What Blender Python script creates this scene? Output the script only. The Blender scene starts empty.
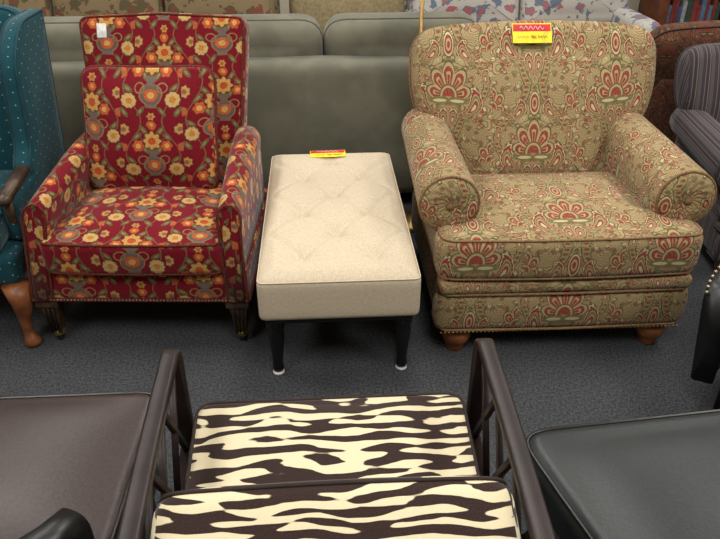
import bpy, bmesh, math, random
from math import sin, cos, pi, radians, sqrt, atan2
from mathutils import Vector, Matrix
random.seed(4)
scene = bpy.context.scene
scene.view_settings.view_transform = 'Standard'

# ------------------------------------------------------------ colour helpers
def lin(c):
    out = []
    for v in c:
        v = v / 255.0
        out.append(v / 12.92 if v <= 0.04045 else ((v + 0.055) / 1.055) ** 2.4)
    return (out[0], out[1], out[2], 1.0)

# ------------------------------------------------------------ node expression helper
class X:
    def __init__(s, nt, sock): s.nt = nt; s.s = sock
    def _op(s, op, *a):
        n = s.nt.nodes.new('ShaderNodeMath'); n.operation = op
        s.nt.links.new(s.s, n.inputs[0])
        for i, b in enumerate(a):
            if isinstance(b, X): s.nt.links.new(b.s, n.inputs[i + 1])
            else: n.inputs[i + 1].default_value = b
        return X(s.nt, n.outputs[0])
    def __add__(s, o): return s._op('ADD', o)
    __radd__ = __add__
    def __sub__(s, o): return s._op('SUBTRACT', o)
    def __rsub__(s, o): return s._op('MULTIPLY', -1.0) + o
    def __mul__(s, o): return s._op('MULTIPLY', o)
    __rmul__ = __mul__
    def __truediv__(s, o): return s._op('DIVIDE', o)
    def abs(s): return s._op('ABSOLUTE')
    def sin(s): return s._op('SINE')
    def cos(s): return s._op('COSINE')
    def floor(s): return s._op('FLOOR')
    def fract(s): return s._op('FRACT')
    def sqrt(s): return s._op('SQRT')
    def lt(s, o): return s._op('LESS_THAN', o)
    def gt(s, o): return s._op('GREATER_THAN', o)
    def min(s, o): return s._op('MINIMUM', o)
    def max(s, o): return s._op('MAXIMUM', o)
    def atan2(s, o): return s._op('ARCTAN2', o)
    def pp(s, o): return s._op('PINGPONG', o)

class M:
    def __init__(s, name, rough=0.85, sheen=0.0, spec=0.3, metallic=0.0):
        s.m = bpy.data.materials.new(name); s.m.use_nodes = True
        s.nt = s.m.node_tree
        s.b = s.nt.nodes['Principled BSDF']
        s.b.inputs['Roughness'].default_value = rough
        s.b.inputs['Metallic'].default_value = metallic
        s.b.inputs['Specular IOR Level'].default_value = spec
        if sheen:
            s.b.inputs['Sheen Weight'].default_value = sheen
            s.b.inputs['Sheen Roughness'].default_value = 0.4
    def uv(s):
        n = s.nt.nodes.new('ShaderNodeTexCoord')
        q = s.nt.nodes.new('ShaderNodeSeparateXYZ')
        s.nt.links.new(n.outputs['UV'], q.inputs[0])
        s.uvs = n.outputs['UV']
        return X(s.nt, q.outputs[0]), X(s.nt, q.outputs[1])
    def obj(s):
        n = s.nt.nodes.new('ShaderNodeTexCoord'); return n.outputs['Object']
    def vec(s, x, y, z=0.0):
        n = s.nt.nodes.new('ShaderNodeCombineXYZ')
        for i, a in enumerate((x, y, z)):
            if isinstance(a, X): s.nt.links.new(a.s, n.inputs[i])
            else: n.inputs[i].default_value = a
        return n.outputs[0]
    def noise(s, vec, scale, detail=3, rough=0.5, dist=0.0):
        n = s.nt.nodes.new('ShaderNodeTexNoise')
        n.inputs['Scale'].default_value = scale; n.inputs['Detail'].default_value = detail
        n.inputs['Roughness'].default_value = rough; n.inputs['Distortion'].default_value = dist
        if vec is not None: s.nt.links.new(vec, n.inputs['Vector'])
        return X(s.nt, n.outputs['Fac'])
    def voro(s, vec, scale, feature='F1', rnd=1.0):
        n = s.nt.nodes.new('ShaderNodeTexVoronoi'); n.feature = feature
        n.inputs['Scale'].default_value = scale; n.inputs['Randomness'].default_value = rnd
        s.nt.links.new(vec, n.inputs['Vector'])
        return n
    def col(s, c):
        n = s.nt.nodes.new('ShaderNodeRGB'); n.outputs[0].default_value = lin(c); return n.outputs[0]
    def mix(s, a, b, f):
        n = s.nt.nodes.new('ShaderNodeMix'); n.data_type = 'RGBA'
        fi = n.inputs[0]; ai = n.inputs[6]; bi = n.inputs[7]
        if isinstance(f, X): s.nt.links.new(f.s, fi)
        else: fi.default_value = f
        for sock, v in ((ai, a), (bi, b)):
            if isinstance(v, tuple): sock.default_value = lin(v)
            else: s.nt.links.new(v, sock)
        return n.outputs[2]
    def ramp(s, x, a, b):
        n = s.nt.nodes.new('ShaderNodeMapRange'); n.interpolation_type = 'SMOOTHSTEP'
        s.nt.links.new(x.s, n.inputs[0]); n.inputs[1].default_value = a; n.inputs[2].default_value = b
        return X(s.nt, n.outputs[0])
    def bump(s, x, strength, dist=0.002):
        n = s.nt.nodes.new('ShaderNodeBump'); n.inputs['Strength'].default_value = strength
        n.inputs['Distance'].default_value = dist
        s.nt.links.new(x.s, n.inputs['Height']); s.nt.links.new(n.outputs[0], s.b.inputs['Normal'])
    def base(s, c):
        if isinstance(c, tuple): s.b.inputs['Base Color'].default_value = lin(c)
        else: s.nt.links.new(c, s.b.inputs['Base Color'])
        return s.m

def simple(name, c1, c2=None, rough=0.6, scale=30, spec=0.4, metallic=0.0, bump=0.0, sheen=0.0, dist=0.002, detail=4):
    m = M(name, rough, sheen, spec, metallic)
    c2 = c2 or tuple(max(0, v * 0.85) for v in c1)
    nz = m.noise(m.obj(), scale, detail)
    if bump: m.bump(nz, bump, dist)
    return m.base(m.mix(c1, c2, m.ramp(nz, 0.35, 0.65)))

def ell(x, y, cx, cy, rx, ry):
    a = (x - cx) / rx; b = (y - cy) / ry
    return a * a + b * b
def flower(x, y, cx, cy, r, n, depth=0.14):
    a = x - cx; b = y - cy
    rr = (a * a + b * b).sqrt()
    an = b.atan2(a)
    lim = ((an * n).cos() * depth + (1 - depth)) * r
    return rr.lt(lim)
def halfdrop(u, v, w, h):
    cu = u / w
    col = cu.floor()
    par = (col * 0.5).fract() * 2.0
    vv = v / h + par * 0.5
    x = (cu.fract() - 0.5) * w
    y = (vv.fract() - 0.5) * h
    return x, y

# ---- red embroidered vase-and-flower fabric
def mat_red():
    m = M('red_floral_fabric', 0.9, 0.15, 0.15)
    u, v = m.uv()
    u = (u + 0.1) + (m.noise(m.uvs, 14, 2) - 0.5) * 0.016; v = v + (m.noise(m.uvs, 11, 2) - 0.5) * 0.016
    x, y = halfdrop(u, v, 0.22, 0.255)
    ax = x.abs() * 0.91; y = y * 0.91
    c = m.mix((122, 16, 32), (102, 12, 26), m.noise(m.uvs, 60, 2))
    vine = (ax - ((y * (2 * pi / 0.235)).cos() * 0.028 + 0.062)).abs().lt(0.0018)
    c = m.mix(c, (120, 92, 58), vine)
    st = (ax - (y * y * 9 + 0.004)).abs().lt(0.002) * y.gt(0.0) * y.lt(0.075)
    c = m.mix(c, (96, 88, 58), st)
    for (cx, cy, k) in ((0.028, 0.088, 0.8), (0.05, 0.066, -0.7), (0.075, -0.012, 0.6), (0.035, -0.085, -0.9), (0.088, -0.085, 0.9), (0.022, 0.022, 0.9)):
        a = ax - cx; b = y - cy
        p = a * cos(k) + b * sin(k); q = b * cos(k) - a * sin(k)
        e = (p / 0.019) * (p / 0.019) + (q / 0.008) * (q / 0.008)
        c = m.mix(c, (92, 90, 58), e.lt(1.0))
        c = m.mix(c, (136, 122, 74), e.lt(0.22))
    e = ell(ax, y, 0, -0.032, 0.036, 0.031)
    c = m.mix(c, (142, 108, 72), e.lt(1.13))
    c = m.mix(c, (94, 86, 80), e.lt(0.90))
    c = m.mix(c, (176, 90, 46), ell(ax, y, 0, -0.032, 0.023, 0.019).lt(1.0))
    c = m.mix(c, (192, 150, 88), ell(ax, y, 0, -0.032, 0.011, 0.010).lt(1.0))
    nk = ax.lt((y - 0.002).abs() * 0.5 + 0.012) * y.gt(-0.006) * y.lt(0.022)
    c = m.mix(c, (104, 94, 82), nk)
    ft = ax.lt(0.020) * y.gt(-0.072) * y.lt(-0.060)
    c = m.mix(c, (112, 96, 78), ft)
    hd = (ell(ax, y, 0.036, -0.012, 0.016, 0.014) - 1.0).abs().lt(0.28)
    c = m.mix(c, (136, 108, 70), hd)
    for (cx, cy, r, n, c1, c2, dp) in ((0, 0.054, 0.031, 8, (190, 148, 80), (176, 78, 40), .12),
                                   (0.046, 0.036, 0.019, 6, (188, 86, 42), (200, 156, 90), .1),
                                   (0.072, -0.048, 0.024, 10, (188, 158, 100), (182, 120, 56), .05),
                                   (0.0, 0.104, 0.015, 5, (186, 86, 40), (190, 146, 80), .05),
                                   (0.092, 0.090, 0.019, 7, (182, 136, 76), (120, 96, 72), .10),
                                   (0.0, -0.100, 0.014, 6, (176, 134, 74), (176, 80, 40), .15),
                                   (0.095, 0.030, 0.014, 5, (184, 82, 42), (130, 104, 76), .06)):
        c = m.mix(c, (96, 66, 50), flower(ax, y, cx, cy, r * 1.12, n, dp))
        c = m.mix(c, c1, flower(ax, y, cx, cy, r, n, dp))
        c = m.mix(c, c2, ell(ax, y, cx, cy, r * 0.42, r * 0.42).lt(1.0))
    c = m.mix(c, (104, 30, 34), m.ramp(m.noise(m.uvs, 130, 3), .45, .75) * 0.45)
    w = m.noise(m.uvs, 500, 1)
    m.bump(w, 0.3, 0.001)
    return m.base(m.mix(c, (50, 8, 14), (1 - w) * 0.2))

# ---- damask / paisley
def mat_damask(name='paisley_damask_fabric', W=0.325, H=0.42, g1=(170, 156, 114), g2=(150, 137, 96), sage=(108, 105, 68), red=(138, 50, 50), lt_=(196, 184, 145), dark=(88, 76, 52), blue=(108, 118, 108)):
    m = M(name, 0.9, 0.12, 0.15)
    u, v = m.uv()
    x, y = halfdrop(u + W * 0.5, v, W, H)
    ax = x.abs()
    k = W / 0.31; kh = H / 0.40
    sv = m.vec(ax, y)
    n1 = m.noise(sv, 18, 2) - 0.5; n2 = m.noise(m.vec(y, ax, 5.0), 18, 2) - 0.5
    wx = ax + n1 * 0.034; wy = y + n2 * 0.034
    c = m.mix(g1, g2, m.noise(m.uvs, 40, 3))
    vw = m.vec(wx, wy)
    def cells(c, vecs, sc):
        vf = m.voro(vecs, sc, 'F1', 0.85)
        df = X(m.nt, vf.outputs['Distance'])
        sp = m.nt.nodes.new('ShaderNodeSeparateColor'); m.nt.links.new(vf.outputs['Color'], sp.inputs[0])
        cr = X(m.nt, sp.outputs[0]); cg = X(m.nt, sp.outputs[1]); cb = X(m.nt, sp.outputs[2])
        c = m.mix(c, sage, df.lt(0.50) * df.gt(0.30))
        c = m.mix(c, lt_, df.lt(0.32) * cr.gt(0.3))
        c = m.mix(c, red, df.lt(0.38) * cg.gt(0.55))
        c = m.mix(c, blue, df.lt(0.30) * cb.gt(0.75))
        c = m.mix(c, lt_, df.lt(0.17) * cg.gt(0.5))
        c = m.mix(c, dark, df.lt(0.09) * cr.gt(0.4))
        return c
    c = cells(c, vw, 40)
    f = m.noise(vw, 12, 0.5)
    ring = (f * 85).sin()
    c = m.mix(c, red, ring.gt(0.82) * 0.88)
    c = m.mix(c, lt_, (ring - 0.70).abs().lt(0.10) * 0.7)
    c = m.mix(c, dark, ring.lt(-0.90) * 0.8)
    og = (wx - ((y * (2 * pi / H)).cos() * W * 0.17 + W * 0.26)).abs()
    c = m.mix(c, g2, og.lt(0.015 * k))
    c = m.mix(c, dark, (og - 0.014 * k).abs().lt(0.0018))
    dots = (y * (2 * pi / 0.018)).sin().gt(-0.2)
    c = m.mix(c, sage, og.lt(0.0085 * k) * dots)
    c = m.mix(c, red, og.lt(0.0045 * k) * dots)
    def paisley(c, cx, cy, L, wd, rot, bend):
        a = ax - cx; b = y - cy
        p = a * cos(rot) + b * sin(rot); q = b * cos(rot) - a * sin(rot)
        q = q - p * p * bend
        taper = (p / L) * 0.6 + 1.0
        e = (p / L) * (p / L) + (q / (taper * wd)) * (q / (taper * wd))
        scal = (p * 420).sin() * 0.10
        e2 = e + scal
        c = m.mix(c, dark, e2.lt(1.34))
        c = m.mix(c, lt_, e2.lt(1.16))
        c = m.mix(c, red, e2.lt(0.95))
        c = m.mix(c, g1, e.lt(0.60))
        c = m.mix(c, sage, (e - 0.42).abs().lt(0.09))
        c = m.mix(c, red, e.lt(0.22))
        c = m.mix(c, lt_, e.lt(0.06))
        return c
    c = paisley(c, W * 0.29, -0.085 * kh, 0.060 * k, 0.021 * k, 1.0, 9 / k)
    c = paisley(c, W * 0.19, 0.100 * kh, 0.044 * k, 0.017 * k, 2.3, -10 / k)
    c = paisley(c, W * 0.42, 0.02 * kh, 0.032 * k, 0.011 * k, 1.8, -10 / k)
    def lotus(c, cx, cy, R, n, sy=0.78):
        a = ax - cx; b = (y - cy) * sy
        rr = (a * a + b * b).sqrt(); an = a.atan2(b)
        up = an.abs().lt(1.75)
        pc = (an * n).cos().abs()
        pet = (pc * 0.30 + 0.70) * R * (an.cos() * 0.22 + 0.80)
        c = m.mix(c, dark, rr.lt(pet * 1.20) * up)
        c = m.mix(c, g1, rr.lt(pet * 1.12) * up)
        c = m.mix(c, red, rr.lt(pet * 0.99) * up * pc.gt(0.36))
        c = m.mix(c, g1, rr.lt(pet * 0.82) * up * pc.gt(0.84))
        c = m.mix(c, red, rr.lt(pet * 0.72) * up * pc.gt(0.93))
        c = m.mix(c, dark, rr.lt(R * 0.40) * up)
        c = m.mix(c, g1, rr.lt(R * 0.35) * up)
        c = m.mix(c, red, rr.lt(R * 0.27) * up)
        c = m.mix(c, sage, ell(ax, y, cx + R * .38, cy - R * .22, R * .42, R * .17).lt(1.0))
        c = m.mix(c, lt_, ell(ax, y, cx + R * .38, cy - R * .22, R * .30, R * .07).lt(1.0))
        return c
    c = lotus(c, 0, -0.045 * kh, 0.082 * k, 4.5)
    c = lotus(c, W * 0.5, 0.12 * kh, 0.050 * k, 3.5)
    c = paisley(c, 0.016 * k, -0.135 * kh, 0.038 * k, 0.014 * k, 1.35, 4 / k)
    e = ell(ax, y, 0, 0.34 * H, 0.018 * k, 0.040 * k)
    c = m.mix(c, dark, e.lt(1.25)); c = m.mix(c, lt_, e.lt(1.0)); c = m.mix(c, red, e.lt(0.7)); c = m.mix(c, g1, e.lt(0.3)); c = m.mix(c, red, e.lt(0.1))
    c = m.mix(c, g2, m.ramp(m.noise(m.uvs, 160, 2), .4, .7) * 0.38)
    w = m.noise(m.uvs, 450, 1)
    m.bump(w, 0.3, 0.001)
    return m.base(m.mix(c, (58, 48, 30), (1 - w) * 0.2))

def mat_zebra():
    m = M('zebra_fabric', 0.8, 0.2, 0.2)
    u, v = m.uv()
    n = m.noise(m.vec(u * 5.0, v * 6.5), 1.0, 1, 0.5)
    n2 = m.noise(m.vec(u * 13.0, v * 34.0, 3.0), 1.0, 0, 0.5)
    n3 = m.noise(m.vec(u * 26.0, v * 80.0, 9.0), 1.0, 1, 0.5)
    ph = v * (2 * pi / 0.030) + n * 19.0 + u * u * 12.0
    s = ph.sin() + (n2 - 0.5) * 6.0 + (n3 - 0.5) * 1.4
    f = m.ramp(s, -0.05, 0.2)
    w = m.noise(m.uvs, 300, 2)
    m.bump(w, 0.3, 0.001)
    c = m.mix((40, 25, 22), (204, 192, 160), f)
    return m.base(m.mix(c, (110, 95, 70), (w - 0.5).max(0.0) * 0.5))

def mat_teal():
    m = M('teal_dotted_fabric', 0.85, 0.2, 0.2)
    u, v = m.uv()
    x, y = halfdrop(u, v, 0.034, 0.05)
    c = m.mix((18, 70, 80), (12, 54, 64), m.noise(m.uvs, 30, 2))
    c = m.mix(c, (132, 142, 122), (x.abs() + y.abs()).lt(0.0036))
    return m.base(c)

def mat_stripe():
    m = M('striped_fabric', 0.85, 0.15, 0.2)
    u, v = m.uv()
    f = (u / 0.06).fract()
    c = m.mix((84, 78, 80), (58, 54, 60), f.gt(0.3))
    c = m.mix(c, (112, 92, 86), f.gt(0.55))
    c = m.mix(c, (54, 50, 56), f.gt(0.63))
    c = m.mix(c, (112, 104, 96), f.gt(0.86))
    c = m.mix(c, (70, 50, 54), f.gt(0.93))
    return m.base(m.mix(c, (36, 33, 35), m.noise(m.uvs, 200, 2) * 0.4))

def mat_floral(name, g, cols, sc=0.09, fade=.25):
    m = M(name, 0.9, 0.1, 0.15)
    u, v = m.uv()
    wv = m.vec(u + (m.noise(m.uvs, 12, 2) - 0.5) * 0.09, v + (m.noise(m.vec(v, u, 2.0), 12, 2) - 0.5) * 0.09)
    c = m.col(g)
    for i, (s2, t0, t1, t2) in enumerate(((1 / sc, .72, .56, .30), (1.9 / sc, .52, .40, .25))):
        vo = m.voro(wv, s2, 'F1', 0.95)
        d = X(m.nt, vo.outputs['Distance'])
        sp = m.nt.nodes.new('ShaderNodeSeparateColor'); m.nt.links.new(vo.outputs['Color'], sp.inputs[0])
        r = X(m.nt, sp.outputs[0]); g_ = X(m.nt, sp.outputs[1])
        pet = m.noise(wv, 45, 2) * 0.5
        c = m.mix(c, cols[0], (d + pet).lt(t0) * r.gt(0.2))
        c = m.mix(c, cols[1], (d + pet).lt(t1) * g_.gt(0.4))
        c = m.mix(c, cols[2], (d + pet).lt(t2) * r.gt(0.3))
    return m.base(m.mix(c, g, m.noise(m.uvs, 90, 2) * fade))

RED = mat_red()
DAM = mat_damask()
ZEB = mat_zebra()
TEAL = mat_teal()
STR = mat_stripe()
BRN = mat_damask('brown_paisley_fabric', 0.2, 0.26, (92, 66, 48), (78, 54, 40), (56, 40, 32), (104, 44, 36), (128, 100, 70), (40, 28, 22), (60, 54, 50))
FLA = mat_floral('tan_floral_fabric', (124, 108, 82), ((80, 72, 52), (112, 60, 48), (160, 142, 108)), 0.09)
FLB = mat_floral('light_floral_fabric', (172, 168, 160), ((96, 106, 124), (160, 88, 90), (108, 106, 76)), 0.085, .1)
BEIGE = simple('beige_fabric', (128, 116, 88), (112, 100, 76), 0.9, 40, 0.1)
OLV = simple('olive_velvet', (110, 108, 93), (96, 95, 82), 0.8, 7, 0.2, sheen=0.25, detail=8)
OLVP = simple('olive_piping', (92, 90, 76), None, 0.8)
PIPER = simple('dark_red_piping', (84, 18, 24), (100, 60, 44), 0.85, 200, 0.1)
PIPED = simple('tan_piping', (132, 114, 80), (118, 80, 60), 0.85, 150, 0.1)
ZP = simple('brown_piping', (40, 26, 22), None, 0.8)
TP = simple('teal_piping', (12, 56, 66), None, 0.8)
SP_ = simple('grey_piping', (60, 56, 60), None, 0.8)
WOODD = simple('espresso_wood', (40, 29, 28), (28, 20, 20), 0.40, 12, 0.32)
WOODB = simple('antique_wood', (72, 52, 36), (44, 30, 20), 0.45, 25, 0.4)
WOODM = simple('medium_wood', (134, 82, 48), (104, 60, 34), 0.4, 20, 0.4)
WOODC = simple('cabinet_wood', (104, 58, 34), (84, 44, 26), 0.4, 15, 0.4)
BLACK = simple('black_lacquer', (20, 18, 18), (14, 13, 13), 0.3, 10, 0.5)
WHITE = simple('white_plastic', (225, 225, 220), None, 0.4)
BRASS = simple('brass', (176, 146, 92), (150, 120, 72), 0.35, 20, 0.5, 0.8)
LBROWN = simple('brown_leather', (54, 40, 37), (43, 32, 30), 0.40, 160, 0.45, bump=0.25)
LBLACK = simple('black_leather', (22, 22, 23), (16, 17, 17), 0.38, 140, 0.45, bump=0.15)
LTEAL = simple('charcoal_leather', (32, 37, 38), (24, 29, 30), 0.42, 160, 0.42, bump=0.25)
NAIL = simple('nailhead_metal', (150, 140, 120), None, 0.3, 20, 0.6, 0.9)
SHADE = simple('lampshade_fabric', (226, 214, 184), None, 0.9)

def mat_linen():
    m = M('cream_linen', 1.0, 0.0, 0.03)
    o = m.obj()
    q = m.nt.nodes.new('ShaderNodeSeparateXYZ'); m.nt.links.new(o, q.inputs[0])
    x, y, z = [X(m.nt, q.outputs[i]) for i in range(3)]
    wa = m.noise(m.vec(x * 80, y * 500, z * 500), 1.0, 2)
    wb = m.noise(m.vec(x * 500, y * 80, z * 80), 1.0, 2)
    w = (wa + wb) * 0.5
    m.bump(w, 0.35, 0.001)
    c = m.mix((204, 191, 168), (182, 168, 145), m.ramp(w, .36, .64))
    return m.base(m.mix(c, (176, 162, 139), m.noise(o, 6, 3) * 0.3))
LINEN = mat_linen()
def mat_carpet():
    m = M('carpet', 0.97, 0.0, 0.05)
    o = m.obj()
    a = m.noise(o, 300, 3); b = m.noise(o, 110, 3); d = m.noise(o, 2.5, 2)
    m.bump(a, 0.9, 0.006)
    c = m.mix((44, 46, 49), (97, 99, 102), m.ramp(a * 0.6 + b * 0.4, 0.36, 0.64))
    return m.base(m.mix(c, (49, 51, 54), d * 0.42))
CARPET = mat_carpet()
WALL = simple('wall_paint', (196, 188, 170), (190, 182, 164), 0.9, 3, 0.1)
CEIL = simple('ceiling_tile', (222, 220, 212), None, 0.95, 60, 0.1)

# ------------------------------------------------------------ geometry helpers
def empty(name, loc=(0, 0, 0), rot=0.0, s=1.0):
    e = bpy.data.objects.new(name, None); scene.collection.objects.link(e)
    e.empty_display_size = 0.1
    e.location = loc; e.rotation_euler = (0, 0, rot); e.scale = (s, s, s)
    return e

def mk(name, verts, faces, mat, parent=None, uvmode='wrap', uvs=None, smooth=True, fix=True):
    me = bpy.data.meshes.new(name)
    me.from_pydata([tuple(v) for v in verts], [], faces)
    me.update()
    if uvs is None and fix:
        bm = bmesh.new(); bm.from_mesh(me)
        bmesh.ops.remove_doubles(bm, verts=bm.verts, dist=1e-5)
        bmesh.ops.recalc_face_normals(bm, faces=bm.faces)
        bm.to_mesh(me); bm.free()
    lay = me.uv_layers.new(name='UVMap')
    if uvs is not None:
        for p, fu in zip(me.polygons, uvs):
            for li, uvv in zip(p.loop_indices, fu):
                lay.data[li].uv = uvv
        bm = bmesh.new(); bm.from_mesh(me)
        bmesh.ops.recalc_face_normals(bm, faces=bm.faces)
        bm.to_mesh(me); bm.free()
    else:
        for p in me.polygons:
            n = p.normal
            for li in p.loop_indices:
                v = me.vertices[me.loops[li].vertex_index].co
                if abs(n.x) > 0.75: uvv = (v.x + (v.y if n.x > 0 else -v.y), v.z)
                elif uvmode == 'wrap': uvv = (v.x, v.y + v.z)
                elif uvmode == 'back': uvv = (v.x, v.z * 1.08)
                else: uvv = (v.x, v.z)
                lay.data[li].uv = uvv
    for p in me.polygons: p.use_smooth = smooth
    me.materials.append(mat)
    ob = bpy.data.objects.new(name, me); scene.collection.objects.link(ob)
    if parent: ob.parent = parent
    return ob

def coords(a, r, n):
    inner = a - r
    out = [-a, -a + 0.12 * r, -a + 0.3 * r, -a + 0.6 * r]
    for i in range(n + 1): out.append(-inner + 2 * inner * i / n)
    out += [a - 0.6 * r, a - 0.3 * r, a - 0.12 * r, a]
    return out

def softbox(name, c, size, r, mat, parent=None, n=6, disp=None, uvmode='wrap', rot=None, nxy=None, bulge=0.0):
    hx, hy, hz = size[0] / 2, size[1] / 2, size[2] / 2
    r = min(r, hx * .98, hy * .98, hz * .98)
    nx = ny = n; nz = max(2, n // 2)
    if nxy: nx, ny = nxy
    A = [coords(hx, r, nx), coords(hy, r, ny), coords(hz, r, nz)]
    H = (hx, hy, hz)
    V = []; F = []
    for ax in range(3):
        o1, o2 = [(1, 2), (2, 0), (0, 1)][ax]
        for sg in (-1, 1):
            st = len(V); na, nb = len(A[o1]), len(A[o2])
            for i in range(na):
                for j in range(nb):
                    p = [0, 0, 0]; p[ax] = sg * H[ax]; p[o1] = A[o1][i]; p[o2] = A[o2][j]
                    q = [max(-(H[k] - r), min(H[k] - r, p[k])) for k in range(3)]
                    d = Vector([p[k] - q[k] for k in range(3)])
                    if d.length > 1e-9: d = d.normalized() * r
                    w = Vector(q) + d
                    if bulge:
                        t = [1 - (w[k] / H[k]) ** 2 for k in range(3)]
                        w = Vector([w[k] + bulge * (w[k] / H[k]) * max(0, t[(k + 1) % 3]) * max(0, t[(k + 2) % 3]) for k in range(3)])
                    V.append(w)
            for i in range(na - 1):
                for j in range(nb - 1):
                    a = st + i * nb + j
                    F.append((a, a + nb, a + nb + 1, a + 1))
    out = []
    cc = Vector(c)
    for w in V:
        if disp: w = disp(w, H)
        if rot is not None:
            y, z = w.y, w.z
            w = Vector((w.x, y * cos(rot) - z * sin(rot), y * sin(rot) + z * cos(rot)))
        out.append(w + cc)
    return mk(name, out, F, mat, parent, uvmode)

def resample(pts, step):
    out = []; n = len(pts)
    for i in range(n):
        a = Vector(pts[i]); b = Vector(pts[(i + 1) % n]); L = (b - a).length
        k = max(1, int(L / step))
        for j in range(k): out.append(a.lerp(b, j / k))
    return out

def chaikin(pts, it=2):
    pts = [Vector(p) for p in pts]
    for _ in range(it):
        o = []
        n = len(pts)
        for i in range(n):
            a = pts[i]; b = pts[(i + 1) % n]
            o.append(a.lerp(b, .25)); o.append(a.lerp(b, .75))
        pts = o
    return pts

def rounded(poly, radii, seg=6, step=0.03):
    out = []; n = len(poly)
    if not isinstance(radii, (list, tuple)): radii = [radii] * n
    for i in range(n):
        p = Vector(poly[i]); a = Vector(poly[i - 1]); b = Vector(poly[(i + 1) % n])
        r = radii[i]
        ra = min(r, (a - p).length * .48); rb = min(r, (b - p).length * .48)
        da = (a - p).normalized(); db = (b - p).normalized()
        if r <= 0: out.append(p); continue
        for k in range(seg + 1):
            t = k / seg
            s = p + da * ra; e = p + db * rb
            out.append(s * (1 - t) ** 2 + p * 2 * t * (1 - t) + e * t * t)
    return resample(out, step)

def curve(name, pts, r, mat, parent=None, closed=True, res=2):
    cu = bpy.data.curves.new(name, 'CURVE'); cu.dimensions = '3D'
    cu.bevel_depth = r; cu.bevel_resolution = res; cu.use_fill_caps = True
    sp = cu.splines.new('POLY'); sp.points.add(len(pts) - 1)
    for i, p in enumerate(pts): sp.points[i].co = (p[0], p[1], p[2], 1)
    sp.use_cyclic_u = closed; sp.use_smooth = True
    cu.materials.append(mat)
    ob = bpy.data.objects.new(name, cu); scene.collection.objects.link(ob)
    if parent: ob.parent = parent
    return ob

def pad(name, outline, th, r, crown, crownb, T, mat, parent=None, uvmode='wrap', pipe=None, pr=0.0045, rings=12):
    n = len(outline); h = th / 2; r = min(r, h)
    P = [Vector((p[0], p[1])) for p in outline]
    N = []
    for i in range(n):
        t = (P[(i + 1) % n] - P[i - 1]).normalized(); N.append(Vector((t.y, -t.x)))
    area = sum(P[i].x * P[(i + 1) % n].y - P[(i + 1) % n].x * P[i].y for i in range(n))
    if area < 0: N = [-a for a in N]
    inner = [P[i] - N[i] * r for i in range(n)]
    x0, x1 = min(q.x for q in inner), max(q.x for q in inner)
    y0, y1 = min(q.y for q in inner), max(q.y for q in inner)
    c = Vector(((x0 + x1) / 2, (y0 + y1) / 2)); hx = (x1 - x0) / 2; hy = (y1 - y0) / 2
    def cr0(q):
        a = min(1, abs(q.x - c.x) / hx); b = min(1, abs(q.y - c.y) / hy)
        return (1 - a ** 3) * (1 - b ** 3)
    rect = max(cr0(q) for q in inner) < .2
    def cr(q, s):
        return cr0(q) if rect else cr0(q) * (1 - s ** 6)
    R = []
    for k in range(1, rings + 1):
        s = (k / rings) ** .8
        pts = [c + (q - c) * s for q in inner]
        R.append((pts, [h + crown * cr(q, s) for q in pts]))
    ph = [15, 30, 45, 60, 75, 90]
    for a in ph:
        a = radians(a)
        fd = 1 - sin(a)
        R.append(([P[i] - N[i] * r * fd for i in range(n)], [h - r * (1 - cos(a)) + crown * cr(inner[i], 1) * fd for i in range(n)]))
    for a in reversed(ph):
        a = radians(a)
        fd = 1 - sin(a)
        R.append(([P[i] - N[i] * r * fd for i in range(n)], [-h + r * (1 - cos(a)) - crownb * cr(inner[i], 1) * fd for i in range(n)]))
    for k in range(rings, 0, -1):
        s = (k / rings) ** .8
        pts = [c + (q - c) * s for q in inner]
        R.append((pts, [-h - crownb * cr(q, s) for q in pts]))
    V = [T(c.x, c.y, h + crown)]; F = []
    for pts, ws in R:
        for q, w in zip(pts, ws): V.append(T(q.x, q.y, w))
    V.append(T(c.x, c.y, -h - crownb))
    for i in range(n): F.append((0, 1 + i, 1 + (i + 1) % n))
    for k in range(len(R) - 1):
        a = 1 + k * n; b = a + n
        for i in range(n):
            j = (i + 1) % n
            F.append((a + i, b + i, b + j, a + j))
    a = 1 + (len(R) - 1) * n
    for i in range(n): F.append((a + i, len(V) - 1, a + (i + 1) % n))
    ob = mk(name, V, F, mat, parent, uvmode)
    if pipe:
        e = 0.3
        for sg in (1, -1):
            pts = [T(*(P[i] - N[i] * (r * e - pr * .4)), sg * (h - r * e + pr * .3)) for i in range(n)]
            curve(name + '_piping', pts, pr, pipe, parent)
    return ob

def loft(name, rings, mat, parent=None, cap=True):
    n = len(rings[0]); V = []; F = []; U = []
    rings = [[Vector(p) for p in r] for r in rings]
    base = rings[len(rings) // 2]
    arc = [0.0]
    for i in range(n): arc.append(arc[-1] + (base[(i + 1) % n] - base[i]).length)
    ln = [0.0]
    for k in range(1, len(rings)):
        ln.append(ln[-1] + (sum(rings[k], Vector()) / n - sum(rings[k - 1], Vector()) / n).length)
    for r in rings: V += r
    for k in range(len(rings) - 1):
        for i in range(n):
            j = (i + 1) % n
            F.append((k * n + i, k * n + j, (k + 1) * n + j, (k + 1) * n + i))
            U.append([(arc[i], ln[k]), (arc[i + 1], ln[k]), (arc[i + 1], ln[k + 1]), (arc[i], ln[k + 1])])
    if cap:
        for k in (0, len(rings) - 1):
            c = sum(rings[k], Vector()) / n; ci = len(V); V.append(c)
            for i in range(n):
                j = (i + 1) % n
                F.append((k * n + i, k * n + j, ci))
                U.append([(rings[k][i].x, rings[k][i].z), (rings[k][j].x, rings[k][j].z), (c.x, c.z)])
    return mk(name, V, F, mat, parent, uvs=U)

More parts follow.
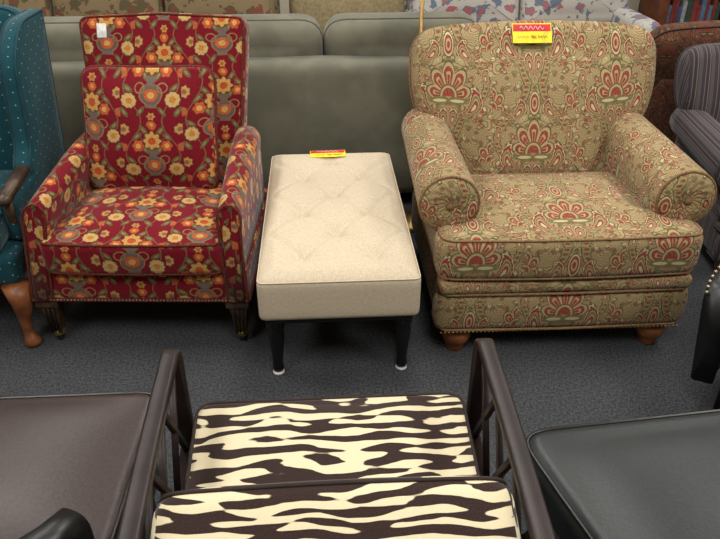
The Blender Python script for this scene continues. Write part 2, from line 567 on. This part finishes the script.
def lathe(name, prof, loc, mat, parent=None, seg=20, sq=False):
    V = []; F = []
    for (r, z) in prof:
        for i in range(seg):
            a = 2 * pi * i / seg
            x, y = cos(a), sin(a)
            if sq:
                m = max(abs(x), abs(y)); x, y = x / m * .95, y / m * .95
            V.append((loc[0] + r * x, loc[1] + r * y, loc[2] + z))
    for k in range(len(prof) - 1):
        for i in range(seg):
            j = (i + 1) % seg
            F.append((k * seg + i, k * seg + j, (k + 1) * seg + j, (k + 1) * seg + i))
    F.append(tuple(range(seg))); F.append(tuple((len(prof) - 1) * seg + i for i in range(seg)))
    return mk(name, V, F, mat, parent, smooth=not sq, fix=True)

def beads(name, pts, r, mat, parent=None):
    V = []; F = []
    bm = bmesh.new(); bmesh.ops.create_icosphere(bm, subdivisions=1, radius=r)
    bm.verts.ensure_lookup_table()
    vs = [v.co.copy() for v in bm.verts]; fs = [tuple(v.index for v in f.verts) for f in bm.faces]
    bm.free()
    for p in pts:
        st = len(V)
        for v in vs: V.append((p[0] + v.x, p[1] + v.y, p[2] + v.z))
        for f in fs: F.append(tuple(st + i for i in f))
    return mk(name, V, F, mat, parent, fix=False)

def bar(name, a, b, w, t, mat, parent=None, r=0.004):
    a = Vector(a); b = Vector(b); d = (b - a); L = d.length; d.normalize()
    side = Vector((1, 0, 0)) if abs(d.x) < 0.9 else Vector((0, 1, 0))
    up = d.cross(side).normalized(); side = up.cross(d).normalized()
    ring = rounded([(-w / 2, -t / 2), (w / 2, -t / 2), (w / 2, t / 2), (-w / 2, t / 2)], r, 2, 1)
    rg = []
    for k in (0, 1):
        c = a + d * L * k
        rg.append([c + side * q.x + up * q.y for q in ring])
    return loft(name, rg, mat, parent)

def sweep_rail(name, path, w, t, mat, parent=None):
    ring0 = rounded([(-w / 2, -t / 2), (w / 2, -t / 2), (w / 2, t / 2), (-w / 2, t / 2)], 0.006, 2, 1)
    rg = []
    P = [Vector(p) for p in path]
    for i, p in enumerate(P):
        d = (P[min(i + 1, len(P) - 1)] - P[max(i - 1, 0)]).normalized()
        up = Vector((0, -d.z, d.y))
        rg.append([p + Vector((1, 0, 0)) * q.x + up * q.y for q in ring0])
    return loft(name, rg, mat, parent)

# ------------------------------------------------------------ room
def plane_box(name, c, s, mat):
    return softbox(name, c, s, 0.002, mat, None, n=2)
plane_box('floor', (0.3, 2.4, -0.05), (8.0, 8.0, 0.1), CARPET)
plane_box('ceiling', (0.3, 2.4, 2.85), (8.0, 8.0, 0.1), CEIL)
plane_box('wall_back', (0.3, 6.45, 1.4), (8.0, 0.1, 2.8), WALL)
plane_box('wall_front', (0.3, -1.65, 1.4), (8.0, 0.1, 2.8), WALL)
plane_box('wall_left', (-3.75, 2.4, 1.4), (0.1, 8.0, 2.8), WALL)
plane_box('wall_right', (4.35, 2.4, 1.4), (0.1, 8.0, 2.8), WALL)
plane_box('baseboard_back', (0.3, 6.39, 0.06), (8.0, 0.02, 0.12), WHITE)

# ------------------------------------------------------------ club chair
def lean_T(y0, z0, L, xs=0.0):
    up = Vector((0, sin(L), cos(L))); nn = Vector((0, -cos(L), sin(L)))
    return lambda u, v, w: Vector((u + xs, y0, z0)) + up * v + nn * w

def club_chair(name, loc, rot, mat, pmat, legmat, s=1.0, xs=0.0):
    R = empty(name, loc, rot, s)
    softbox('base', (0, .43, .195), (.86, .80, .19), .03, mat, R, 8, bulge=.008)
    softbox('front_rail', (0, .035, .182), (.872, .07, .155), .03, mat, R, 8, bulge=.014)
    softbox('front_band', (0, .04, .283), (.874, .10, .055), .025, mat, R, 8)
    for z in (.257, .112):
        curve('welt', [(-.434, .12, z), (-.434, .03, z), (-.405, .000, z), (0, -.008, z), (.405, .000, z), (.434, .03, z), (.434, .12, z)], .005, pmat, R, False)
    o = rounded([(-.448, 0), (.448, 0), (.448, .135), (.32, .16), (.315, .56), (-.315, .56), (-.32, .16), (-.448, .135)],
                [.07, .07, .05, .02, .05, .05, .02, .05], 8, .025)
    def Ts(u, v, w):
        return Vector((u, v - .016 * cos(u * 3.4) - 0.01, .394 + w))
    pad('seat_cushion', o, .168, .045, .038, 0, Ts, mat, R, 'wrap', pmat)
    for sg in (-1, 1):
        rg = []
        ys = [.112, .118, .135, .2, .3, .4, .5, .6, .7, .78]
        for k, y in enumerate(ys):
            t = (y - .11) / .67
            Rr = .104 - .012 * t; cz = .542 + .03 * t; cx = .400
            ns = [.90, .97, 1][min(k, 2)]
            pr = [(.318, .14), (.314, .30), (.305, .48)]
            for q in range(0, 17):
                a = radians(180 - q * 250 / 16)
                pr.append((cx + Rr * cos(a), cz + Rr * sin(a)))
            pr += [(.432, .40), (.428, .30), (.426, .12), (.36, .115)]
            cen = Vector((.38, .42))
            rg.append([(sg * (cen.x + (px - cen.x) * ns), y, cen.y + (pz - cen.y) * ns) for px, pz in pr])
        loft('arm', rg, mat, R)
        V = []; F = []; cx, cz, Rm = sg * .400, .542, .095; na, nr = 72, 8
        V.append((cx, .098, cz))
        for j in range(1, nr + 1):
            for i in range(na):
                a = 2 * pi * i / na; rr = Rm * j / nr
                a2 = a + sg * 1.2 * (1 - j / nr)
                yy = .104 + .018 * (1 - sin(min(1, j / nr) * pi) ** .6)
                yy += .0022 * cos(14 * a) * sin(pi * j / nr)
                if j == nr: yy = .122
                V.append((cx + rr * cos(a2), yy - .012, cz + rr * sin(a2)))
        for i in range(na): F.append((0, 1 + i, 1 + (i + 1) % na))
        for j in range(nr - 1):
            for i in range(na):
                a = 1 + j * na; F.append((a + i, a + na + i, a + na + (i + 1) % na, a + (i + 1) % na))
        mk('scroll_face', V, F, mat, R, 'back')
        lathe('scroll_button', [(.0, -.0), (.010, .002), (.014, .006), (.012, .012), (0, .014)], (0, 0, 0), pmat, R).matrix_local = Matrix.Translation((cx, .104, cz)) @ Matrix.Rotation(radians(90), 4, 'X')
        curve('scroll_piping', [(cx + (.099) * cos(2 * pi * i / 40), .114, cz + .099 * sin(2 * pi * i / 40)) for i in range(40)], .005, pmat, R)
    half = [(0, 0), (.20, 0), (.325, 0), (.335, .12), (.345, .22), (.39, .30), (.445, .37), (.475, .44), (.488, .52), (.490, .60), (.482, .672), (.445, .722), (.38, .742), (.25, .752), (.1, .758), (0, .760)]
    full = half + [(-x, z) for x, z in reversed(half[1:-1])]
    ob = resample(chaikin(full, 2), .03)
    T = lean_T(.615, .255, radians(20), xs)
    pad('back', ob, .20, .09, .05, .0, T, mat, R, 'back', None)
    n = len(ob)
    start = [i for i in range(n) if ob[i].y > .36 and ob[i - 1].y <= .36][0]
    pts = []; i = start
    while ob[i % n].y > .36:
        pts.append(T(ob[i % n].x * 1.002, ob[i % n].y * 1.002, -.03)); i += 1
    curve('back_welt', pts, .005, pmat, R, False)
    softbox('back_panel', (0, .80, .40), (.80, .10, .56), .04, mat, R, 6, rot=-radians(6))
    for lx, ly in ((-.355, .055), (.355, .055), (-.35, .76), (.35, .76)):
        lathe('foot', [(.026, 0), (.034, .006), (.03, .02), (.042, .035), (.052, .055), (.05, .075), (.036, .085), (.045, .092), (.045, .105)], (lx, ly, 0), legmat, R)
    beads('nail_trim', [(-.42 + i * .84 / 60, -.004, .106) for i in range(61)], .0045, BRASS, R)
    return R

club_chair('paisley_club_chair', (.822, 1.955, 0), radians(-.5), DAM, PIPED, WOODM, 1.0, .032)
club_chair('striped_armchair', (1.975, 2.35, 0), radians(-5), STR, SP_, WOODM, .84)
club_chair('brown_paisley_armchair', (2.03, 4.12, 0), radians(180), BRN, ZP, WOODM, .86)
club_chair('beige_armchair', (.22, 4.36, 0), 0, BEIGE, PIPED, WOODM, .8)

# ------------------------------------------------------------ red chair
def red_chair():
    R = empty('red_floral_armchair', (-.640, 2.075, 0), radians(-4.0))
    softbox('seat_frame', (0, .37, .255), (.755, .72, .115), .015, RED, R, 8, uvmode='wrap')
    curve('frame_trim', [(-.378, .70, .2), (-.379, .012, .2), (-.37, .006, .2), (.37, .006, .2), (.379, .012, .2), (.378, .70, .2)], .007, PIPER, R, False)
    beads('nail_trim', [(-.372 + i * .744 / 62, .002, .202) for i in range(63)], .0042, NAIL, R)
    o = rounded([(-.308, -.015), (.308, -.015), (.278, .50), (-.278, .50)], .045, 6, .03)
    pad('seat_cushion', o, .125, .03, .04, 0, lambda u, v, w: Vector((u, v - .012 * cos(u * 5), .375 + w)), RED, R, 'wrap', PIPER)
    for sg in (-1, 1):
        rg = []
        for k, y in enumerate([-.004, .004, .02, .06, .14, .25, .38, .5, .62]):
            t = y / .62
            top = .560 + .060 * min(1, t * 1.4) - (.05 if k == 0 else .018 if k == 1 else .004 if k == 2 else 0)
            ins = [.012, .003, 0][min(k, 2)]
            xo = .374 - .006 * t; xi = .305 - .030 * t
            cx = (xo + xi) / 2 + .003; hw = (xo - xi) / 2 + .004
            back = .06 * max(0, 1 - k / 4)
            pr = [(xi + ins, .20), (xi + ins, .40), (xi + ins - .002, top - .07)]
            for q in range(0, 11):
                a = radians(180 - q * 18)
                pr.append((cx + (hw - ins) * cos(a), top - .05 + (.05) * sin(a)))
            pr += [(xo - ins + .002, top - .10), (xo - ins, .40), (xo - ins, .20)]
            def tilt(px, pz): return px - (.040 if sg < 0 else .008) * max(0, (pz - .24) / .3)
            rg.append([(sg * tilt(px, pz), y + back * max(0, (pz - .30) / .3) ** 1.5, pz) for px, pz in pr])
        loft('arm', rg, RED, R)
        curve('arm_piping', [(p[0] * 1.004, p[1] - .018, p[2] - .002) for p in rg[2]], .0045, PIPER, R, False)
    T = lean_T(.60, .30, radians(17))
    ob = rounded([(-.285, 0), (.285, 0), (.30, .34), (.325, .72), (0, .735), (-.325, .72), (-.30, .34)], [.02, .02, .03, .045, .0, .045, .03], 6, .03)
    pad('back', ob, .13, .035, .02, .0, T, RED, R, 'back', PIPER)
    op = []
    for i in range(96):
        a = 2 * pi * i / 96
        cx, cy = cos(a), sin(a)
        m = (abs(cx) ** 9 + abs(cy) ** 9) ** (-1 / 9)
        sx, sy = cx * m, cy * m
        k = 1 - .035 * (1 - min(abs(sx), abs(sy)) ** 2)
        op.append(Vector((sx * .248 * k, sy * .228 * k)))
    Tp = lean_T(.462, .43 + .228, radians(19))
    pad('back_pillow', op, .05, .02, .05, .04, lambda u, v, w: Tp(u - .014, v, w), RED, R, 'back', None)
    curve('pillow_piping', [Tp(p.x - .014, p.y, 0) for p in op], .008, PIPER, R)
    for sg in (-1, 1):
        lathe('front_leg', [(.016, .035), (.020, .045), (.026, .12), (.034, .165), (.042, .168), (.042, .2)], (sg * .335, .045, 0), WOODB, R, 16, sq=True)
        for i in range(3):
            bar('flute', (sg * .335 - .012 + i * .012, .020, .05), (sg * .335 - .016 + i * .016, .010, .16), .004, .006, BLACK, R, .001)
        lathe('caster_cup', [(.018, .03), (.022, .032), (.022, .05), (.018, .052)], (sg * .335, .045, 0), BRASS, R, 14)
        wh = lathe('caster_wheel', [(.0, -.009), (.016, -.009), (.018, -.004), (.018, .004), (.016, .009), (0, .009)], (0, 0, 0), WOODB, R, 16)
        wh.rotation_euler = (0, radians(90), 0); wh.location = (sg * .335, .05, .0185)
        bar('rear_leg', (sg * .30, .66, .2), (sg * .30, .74, 0.0), .04, .04, WOODB, R)
    return R
red_chair()

# ------------------------------------------------------------ tufted bench
def bench():
    R = empty('tufted_bench', (.048, 1.815, 0), 0)
    but = []
    L = 1.045; Wd = .51
    rows = [(.14, 1), (.30, 0), (.455, 1), (.61, 0), (.765, 1), (.92, 0)]
    for (y, two) in rows:
        if two: but += [(-.12, y), (.12, y)]
        else: but += [(0, y), (-.235, y), (.235, y)]
    real = [b for b in but if abs(b[0]) < .2]
    segs = []
    for i in range(len(but)):
        for j in range(i + 1, len(but)):
            dx = abs(but[i][0] - but[j][0]); dy = abs(but[i][1] - but[j][1])
            if .08 < dx < .15 and .1 < dy < .2: segs.append((Vector(but[i]), Vector(but[j])))
    cy = L / 2
    def disp(w, H):
        if w.z > 0:
            ex = min(1, (H[0] - abs(w.x)) / .06); ey = min(1, (H[1] - abs(w.y)) / .06)
            e = max(0, min(ex, ey)); e = e * e * (3 - 2 * e)
            d = .020 * e
            q = Vector((w.x, w.y + cy))
            for b in real:
                r2 = (q.x - b[0]) ** 2 + (q.y - b[1]) ** 2
                d -= .012 * math.exp(-r2 / .0004) + .014 * math.exp(-r2 / .0028)
            m = 1
            for a, b in segs:
                ab = b - a; t = max(0, min(1, (q - a).dot(ab) / ab.length_squared))
                m = min(m, (q - (a + ab * t)).length)
            d -= .008 * math.exp(-(m / .014) ** 2) * e
            w = Vector((w.x, w.y, w.z + d * (w.z / H[2])))
        return w
    softbox('cushion', (0, cy, .345), (Wd, L, .15), .022, LINEN, R, 10, disp=disp, nxy=(64, 120))
    o = rounded([(-Wd / 2, 0), (Wd / 2, 0), (Wd / 2, L), (-Wd / 2, L)], .022, 5, .05)
    curve('top_seam', [(p.x * .988, cy + (p.y - cy) * .994, .4145) for p in o], .0022, LINEN, R)
    softbox('underframe', (0, cy, .262), (.47, 1.0, .025), .004, BLACK, R, 2)
    for b in real:
        lathe('button', [(.0001, .006), (.006, .005), (.009, .002), (.009, -.002)], (b[0], b[1], .410), LINEN, R, 12)
    for sx in (-.212, .212):
        for sy in (.09, L - .09):
            lathe('leg', [(.014, .012), (.018, .014), (.02, .03), (.017, .05), (.022, .10), (.028, .16), (.026, .19), (.032, .2), (.032, .212), (.024, .222), (.03, .25)], (sx, sy, 0), BLACK, R)
            lathe('glide', [(.018, 0), (.02, .003), (.02, .008), (.014, .013)], (sx, sy, 0), WHITE, R, 16)
    return R
bench()

# ------------------------------------------------------------ sofas
def sofa(name, loc, rot, width, mat, pmat, nc, top=.9, panel=.76, arms=True, depth=.9):
    R = empty(name, loc, rot)
    w = width
    softbox('base', (0, depth / 2, .21), (w, depth - .02, .22), .03, mat, R, 8)
    softbox('back_panel', (0, depth - .10, (panel + .06) / 2), (w, .20, panel - .06), .05, mat, R, 12, bulge=.01)
    aw = .16 if arms else .02
    iw = (w - 2 * aw)
    cw = iw / nc
    for i in range(nc):
        cx = -iw / 2 + cw * (i + .5)
        o = rounded([(-cw / 2 + .004, 0), (cw / 2 - .004, 0), (cw / 2 - .004, .60), (-cw / 2 + .004, .60)], .06, 5, .04)
        pad('seat_cushion', o, .15, .04, .03, 0, lambda u, v, q, cx=cx: Vector((u + cx, .02 + v, .395 + q)), mat, R, 'wrap', pmat)
    bw = (w - .04) / nc
    for i in range(nc):
        cx = -(w - .04) / 2 + bw * (i + .5)
        hgt = top - .45
        o = rounded([(-bw / 2 + .004, 0), (bw / 2 - .004, 0), (bw / 2 - .004, hgt), (-bw / 2 + .004, hgt)], [.06, .06, .11, .11], 6, .035)
        Tc = lean_T(.60, .46, radians(14))
        pad('back_cushion', o, .22, .08, .03, .03, lambda u, v, q, cx=cx, Tc=Tc: Tc(u + cx, v, q), mat, R, 'back', None)
        curve('cushion_welt', [Tc(p.x + cx, p.y, -.02) for p in o], .005, pmat, R)
    if arms:
        for sg in (-1, 1):
            softbox('arm', (sg * (w / 2 - .08), depth / 2 - .08, .36), (.16, depth - .18, .50), .07, mat, R, 8)
    for sx in (-1, 1):
        for y in (.08, depth - .08):
            lathe('foot', [(.03, 0), (.035, .01), (.03, .05), (.04, .105)], (sx * (w / 2 - .1), y, 0), WOODB, R, 14)
    return R
sofa('olive_velvet_sofa', (-.34, 4.10, 0), radians(180), 2.28, OLV, OLVP, 3, top=.88, panel=.715, arms=True, depth=.92)
sofa('tan_floral_sofa', (-1.35, 4.30, 0), 0, 2.2, FLA, PIPED, 3, .95, .85)
sofa('light_floral_sofa', (1.42, 4.45, 0), 0, 1.60, FLB, PIPED, 2, 1.0, .9)

# ------------------------------------------------------------ teal wingback
def wingback():
    R = empty('teal_wingback_chair', (-1.395, 2.12, 0), 0)
    softbox('seat_frame', (0, .30, .30), (.68, .58, .12), .03, TEAL, R, 8)
    o = rounded([(-.31, -.01), (.31, -.01), (.26, .52), (-.26, .52)], .06, 5, .03)
    pad('seat_cushion', o, .12, .04, .03, 0, lambda u, v, w: Vector((u, v, .42 + w)), TEAL, R, 'wrap', TP)
    T = lean_T(.60, .34, radians(12))
    ob = rounded([(-.27, 0), (.27, 0), (.31, .40), (.31, .70), (0, .76), (-.31, .70), (-.31, .40)], [.05, .05, .03, .08, .2, .08, .03], 6, .03)
    pad('back', ob, .12, .04, .03, 0, T, TEAL, R, 'back', TP)
    for sg in (-1, 1):
        wo = rounded([(.30, .56), (.36, .62), (.40, .92), (.52, 1.03), (.76, 1.03), (.66, .45), (.34, .45)], [.03, .04, .06, .08, .02, .02, .02], 6, .03)
        pad('wing', wo, .07, .03, .008, .008, lambda u, v, w, sg=sg: Vector((sg * (.325 + w - .02 * (.8 - u)), u, v)), TEAL, R, 'wrap', TP)
        wo = rounded([(.12, .36), (.12, .53), (.45, .56), (.62, .60), (.62, .36)], [.02, .05, .03, .02, .02], 6, .03)
        pad('side', wo, .06, .028, .005, .005, lambda u, v, w, sg=sg: Vector((sg * (.318 + w), u, v)), TEAL, R, 'wrap', TP)
        bar('wood_arm', (sg * .325, .10, .535), (sg * .325, .30, .56), .045, .03, WOODB, R, .01)
        lathe('arm_knob', [(.001, 0), (.022, .006), (.028, .02), (.022, .034), (.001, .04)], (sg * .325, .095, .515), WOODB, R, 16)
        bar('arm_post', (sg * .325, .12, .53), (sg * .318, .15, .34), .03, .03, WOODB, R, .008)
        rg = []
        for (dx, dy, z, r_) in ((0, 0, .25, .045), (.012, -.012, .21, .042), (.014, -.014, .17, .034), (.004, -.004, .12, .024), (-.002, .002, .07, .018), (.002, -.002, .04, .019), (.012, -.012, .02, .030), (.012, -.012, .0, .024)):
            rg.append([(sg * (.322 + dx) + r_ * cos(2 * pi * i / 16), .01 + dy + r_ * sin(2 * pi * i / 16), z) for i in range(16)])
        loft('cabriole_leg', rg, WOODM, R)
        bar('rear_leg', (sg * .27, .58, .28), (sg * .27, .64, 0), .035, .035, WOODM, R)
wingback()

# ------------------------------------------------------------ zebra chair (faces away from the camera)
def zebra():
    R = empty('zebra_armchair', (.008, 0, 0), 0)
    o = rounded([(-.287, .74), (.287, .74), (.310, 1.228), (-.310, 1.228)], .055, 8, .02)
    pad('seat_cushion', o, .14, .036, .035, 0, lambda u, v, w: Vector((u, v, .415 + w)), ZEB, R, 'wrap', ZP, pr=.004)
    L = radians(24)
    up = Vector((0, -sin(L), cos(L))); nn = Vector((0, cos(L), sin(L)))
    Tb = lambda u, v, w: Vector((u, .81, .44)) + up * v + nn * w
    o = rounded([(-.28, 0), (.28, 0), (.296, .245), (0, .264), (-.296, .245)], [.065, .065, .07, .1, .07], 8, .02)
    pad('back_cushion', o, .16, .042, .02, .0, Tb, ZEB, R, 'wrap', ZP, pr=.004)
    softbox('seat_frame', (0, .97, .33), (.60, .50, .05), .006, WOODD, R, 4)
    for sg in (-1, 1):
        def xx(y): return sg * (.312 + .026 * min(1, max(0, (y - .56) / .66)))
        path = []
        for i in range(9):
            t = i / 8; path.append((xx(.56 + .62 * t), .56 + .62 * t, .632 + .010 * sin(pi * t)))
        for i in range(1, 7):
            a = radians(90 - i * 14)
            path.append((xx(1.2), 1.185 + .038 * cos(a), .594 + .038 * sin(a)))
        path += [(xx(1.2), 1.226, .45), (xx(1.2), 1.235, .25), (xx(1.2), 1.25, .0)]
        sweep_rail('arm_rail_and_leg', path, .036, .024, WOODD, R)
        bar('rear_leg', (xx(.6), .60, .64), (xx(.7), .70, .30), .034, .035, WOODD, R)
        bar('rear_leg_lower', (xx(.7), .70, .32), (xx(.6), .62, .0), .034, .035, WOODD, R)
        bar('side_rail', (xx(.7), .69, .34), (xx(1.2), 1.225, .34), .03, .04, WOODD, R)
        for (ya, yb) in ((.72, .88), (.88, .72), (.88, 1.04), (1.04, .88), (1.04, 1.20), (1.20, 1.04)):
            bar('lattice', (xx(ya), ya, .36), (xx(yb), yb, .622), .013, .013, WOODD, R, .002)
    bar('back_rail_top', (-.311, .605, .60), (.311, .605, .60), .03, .04, WOODD, R)
    bar('back_rail_low', (-.311, .690, .34), (.311, .690, .34), .03, .04, WOODD, R)
zebra()

# ------------------------------------------------------------ brown leather chair, left foreground
def brown_chair():
    R = empty('brown_leather_chair', (-.735, .025, 0), 0)
    o = rounded([(-.33, .80), (.335, .80), (.345, 1.275), (-.33, 1.275)], .055, 8, .03)
    pad('seat_cushion', o, .11, .032, .022, 0, lambda u, v, w: Vector((u, v, .405 + w)), LBROWN, R, 'wrap', BLACK)
    softbox('seat_base', (0, 1.03, .27), (.62, .46, .16), .02, LBLACK, R, 6)
    rg = []
    ring = rounded([(-.035, 0), (.035, 0), (.035, .27), (-.035, .27)], [.01, .01, .035, .035], 5, .04)
    for i in range(15):
        a = radians(195 + 140 * i / 14)
        c = Vector((-.03 + .34 * cos(a), .96 + .27 * sin(a), .28)); d = Vector((cos(a), sin(a), 0))
        rg.append([c + d * q.x + Vector((0, 0, q.y)) for q in ring])
    loft('curved_back', rg, LBLACK, R)
    for sx in (-.27, .27):
        for y in (.84, 1.22):
            bar('leg', (sx, y, .22), (sx, y, 0), .035, .035, BLACK, R)
brown_chair()

# ------------------------------------------------------------ charcoal leather chair, right foreground
def charcoal_chair():
    R = empty('charcoal_leather_chair', (.785, .845, 0), radians(5))
    o = rounded([(-.28, -.28), (.34, -.28), (.38, .285), (-.368, .285)], .085, 8, .03)
    pad('seat_cushion', o, .12, .036, .025, 0, lambda u, v, w: Vector((u, v, .42 + w)), LTEAL, R, 'wrap', BLACK)
    softbox('seat_base', (0, .0, .27), (.56, .50, .17), .02, LBLACK, R, 6)
    T = lambda u, v, w: Vector((u, -.30 - .25 * v + w, .40 + v))
    o = rounded([(-.26, 0), (.30, 0), (.30, .30), (-.26, .30)], .06, 6, .03)
    pad('back_cushion', o, .10, .04, .02, 0, T, LTEAL, R, 'back', BLACK)
    for sx in (-.24, .26):
        for y in (-.22, .22):
            bar('leg', (sx, y, .2), (sx, y, 0), .035, .035, BLACK, R)
charcoal_chair()

# ------------------------------------------------------------ nailhead barrel chair, far right
def barrel():
    R = empty('nailhead_barrel_chair', (1.445, 1.47, 0), radians(-60))
    rg = []
    Rr = .33; Hh = .33
    ring = rounded([(-.045, 0), (.02, 0), (.055, Hh), (-.045, Hh)], [.01, .01, .04, .04], 5, .05)
    for i in range(33):
        a = radians(-30 + 240 * i / 32)
        lift = .08 * sin(radians(180 * i / 32))
        c = Vector((Rr * cos(a), Rr * sin(a), .12)); d = Vector((cos(a), sin(a), 0))
        rg.append([c + d * q.x + Vector((0, 0, q.y * (1 + lift / Hh))) for q in ring])
    loft('shell', rg, LBLACK, R)
    nl = []
    for i in range(60):
        a = radians(-30 + 240 * i / 59); lift = .08 * sin(radians(180 * i / 59))
        nl.append(((Rr + .046) * cos(a), (Rr + .046) * sin(a), .12 + Hh + lift - .014))
    beads('nailheads', nl, .008, NAIL, R)
    lathe('seat', [(.001, .25), (.26, .25), (.275, .28), (.275, .38), (.25, .42), (.001, .44)], (0, 0, 0), LBLACK, R, 32)
    for a in (20, 110, 200, 290):
        x, y = .24 * cos(radians(a)), .24 * sin(radians(a))
        bar('leg', (x, y, .26), (x, y, 0), .035, .035, WOODD, R)
barrel()

# ------------------------------------------------------------ floor lamp
def lamp():
    R = empty('floor_lamp', (.44, 3.01, 0), 0)
    lathe('base', [(.11, 0), (.115, .006), (.10, .018), (.03, .028), (.012, .04)], (0, 0, 0), BRASS, R, 32)
    lathe('pole', [(.010, .03), (.010, .5), (.014, .51), (.014, .53), (.009, .54), (.009, 1.5)], (0, 0, 0), BRASS, R, 16)
    lathe('shade', [(.20, 1.34), (.12, 1.62), (.117, 1.62), (.197, 1.34)], (0, 0, 0), SHADE, R, 32)
lamp()

# ------------------------------------------------------------ bookcase
def bookcase():
    R = empty('wooden_bookcase', (2.80, 4.75, 0), 0)
    W_ = .95
    for sx in (-W_ / 2, 0, W_ / 2):
        softbox('upright', (sx, .18, .9), (.05, .36, 1.8), .004, WOODC, R, 2)
    for z in (.06, .42, .80, 1.2, 1.78):
        softbox('shelf', (0, .18, z), (W_, .34, .03), .004, WOODC, R, 2)
    softbox('back_board', (0, .35, .9), (W_, .02, 1.8), .003, WOODB, R, 2)
    cols = [simple('book_cloth_%d' % i, c, None, .7) for i, c in enumerate([(60, 80, 120), (120, 50, 40), (150, 150, 150), (50, 70, 60), (90, 110, 140)])]
    for z in (.08, .44, .82):
        x = -W_ / 2 + .04
        while x < W_ / 2 - .07:
            w = random.uniform(.02, .04); h = random.uniform(.2, .3)
            if abs(x + w / 2) > .05:
                softbox('book', (x + w / 2, .16, z + h / 2), (w * .95, .2, h), .003, random.choice(cols), R, 2)
            x += w
bookcase()

# ------------------------------------------------------------ sale tags
YEL = simple('yellow_card', (244, 226, 40), None, .5)
REDI = simple('red_ink', (205, 30, 50), None, .5)
INK = simple('dark_ink', (60, 50, 40), None, .6)
def tag(name, loc, rx, rz, w, h, white=False):
    R = empty(name, loc, 0); R.rotation_euler = (rx, 0, rz)
    softbox('card', (0, 0, 0), (w, h, .0015), .0006, WHITE if white else YEL, R, 2)
    if white: return
    softbox('header', (0, h * .27, .0012), (w * .96, h * .36, .001), .0004, REDI, R, 2)
    pts = [(-w * .3 + w * .6 * i / 24, h * .27 + h * .09 * sin(i * 1.3), .0022) for i in range(25)]
    curve('script_mark', pts, .0012, WHITE, R, False)
    for k, (x0, x1) in enumerate(((-.38, -.1), (-.02, .1), (.16, .4))):
        pts = [(w * (x0 + (x1 - x0) * i / 12), -h * .2 + h * .08 * sin(i * 1.9 + k), .0013) for i in range(13)]
        curve('ink_mark', pts, .001, REDI if k < 2 else INK, R, False)
tag('sale_tag', (.822, 2.705, .948), radians(50), radians(-2), .15, .08)
tag('sale_tag', (.035, 2.805, .4405), radians(0), radians(2), .15, .075)
tag('price_tag', (-.79, 2.725, .975), radians(70), radians(-4), .035, .05, True)

# ------------------------------------------------------------ lighting: ceiling fluorescent fixtures
DIFF = bpy.data.materials.new('fixture_diffuser'); DIFF.use_nodes = True
b = DIFF.node_tree.nodes['Principled BSDF']; b.inputs['Base Color'].default_value = (1, 1, 1, 1)
b.inputs['Emission Color'].default_value = (1, .97, .92, 1); b.inputs['Emission Strength'].default_value = 2.0
for i, (lx, ly) in enumerate([(-1.6, .3), (.4, .3), (2.4, .3), (-1.6, 2.3), (.4, 2.3), (2.4, 2.3), (-1.6, 4.3), (.4, 4.3), (2.4, 4.3)]):
    R = empty('fluorescent_fixture', (lx, ly, 2.76))
    softbox('housing', (0, 0, 0), (.64, 1.24, .06), .01, WHITE, R, 2)
    softbox('diffuser', (0, 0, -.034), (.58, 1.18, .01), .003, DIFF, R, 2)
    ld = bpy.data.lights.new('tube_light', 'AREA'); ld.shape = 'RECTANGLE'; ld.size = .58; ld.size_y = 1.18
    ld.energy = 33 if ly < 1 else 26; ld.color = (1, .96, .91)
    lo = bpy.data.objects.new('tube_light', ld); scene.collection.objects.link(lo)
    lo.parent = R; lo.location = (0, 0, -.045)
w = bpy.data.worlds.new('World'); scene.world = w; w.use_nodes = True
w.node_tree.nodes['Background'].inputs[0].default_value = (.95, .97, 1, 1)
w.node_tree.nodes['Background'].inputs[1].default_value = .3

# ------------------------------------------------------------ camera
cd = bpy.data.cameras.new('Camera'); cd.lens = 35; cd.sensor_width = 36; cd.clip_start = .02
co = bpy.data.objects.new('Camera', cd); scene.collection.objects.link(co)
co.location = (0, 0, 1.55); co.rotation_euler = (radians(59), 0, radians(-3.5))
scene.camera = co
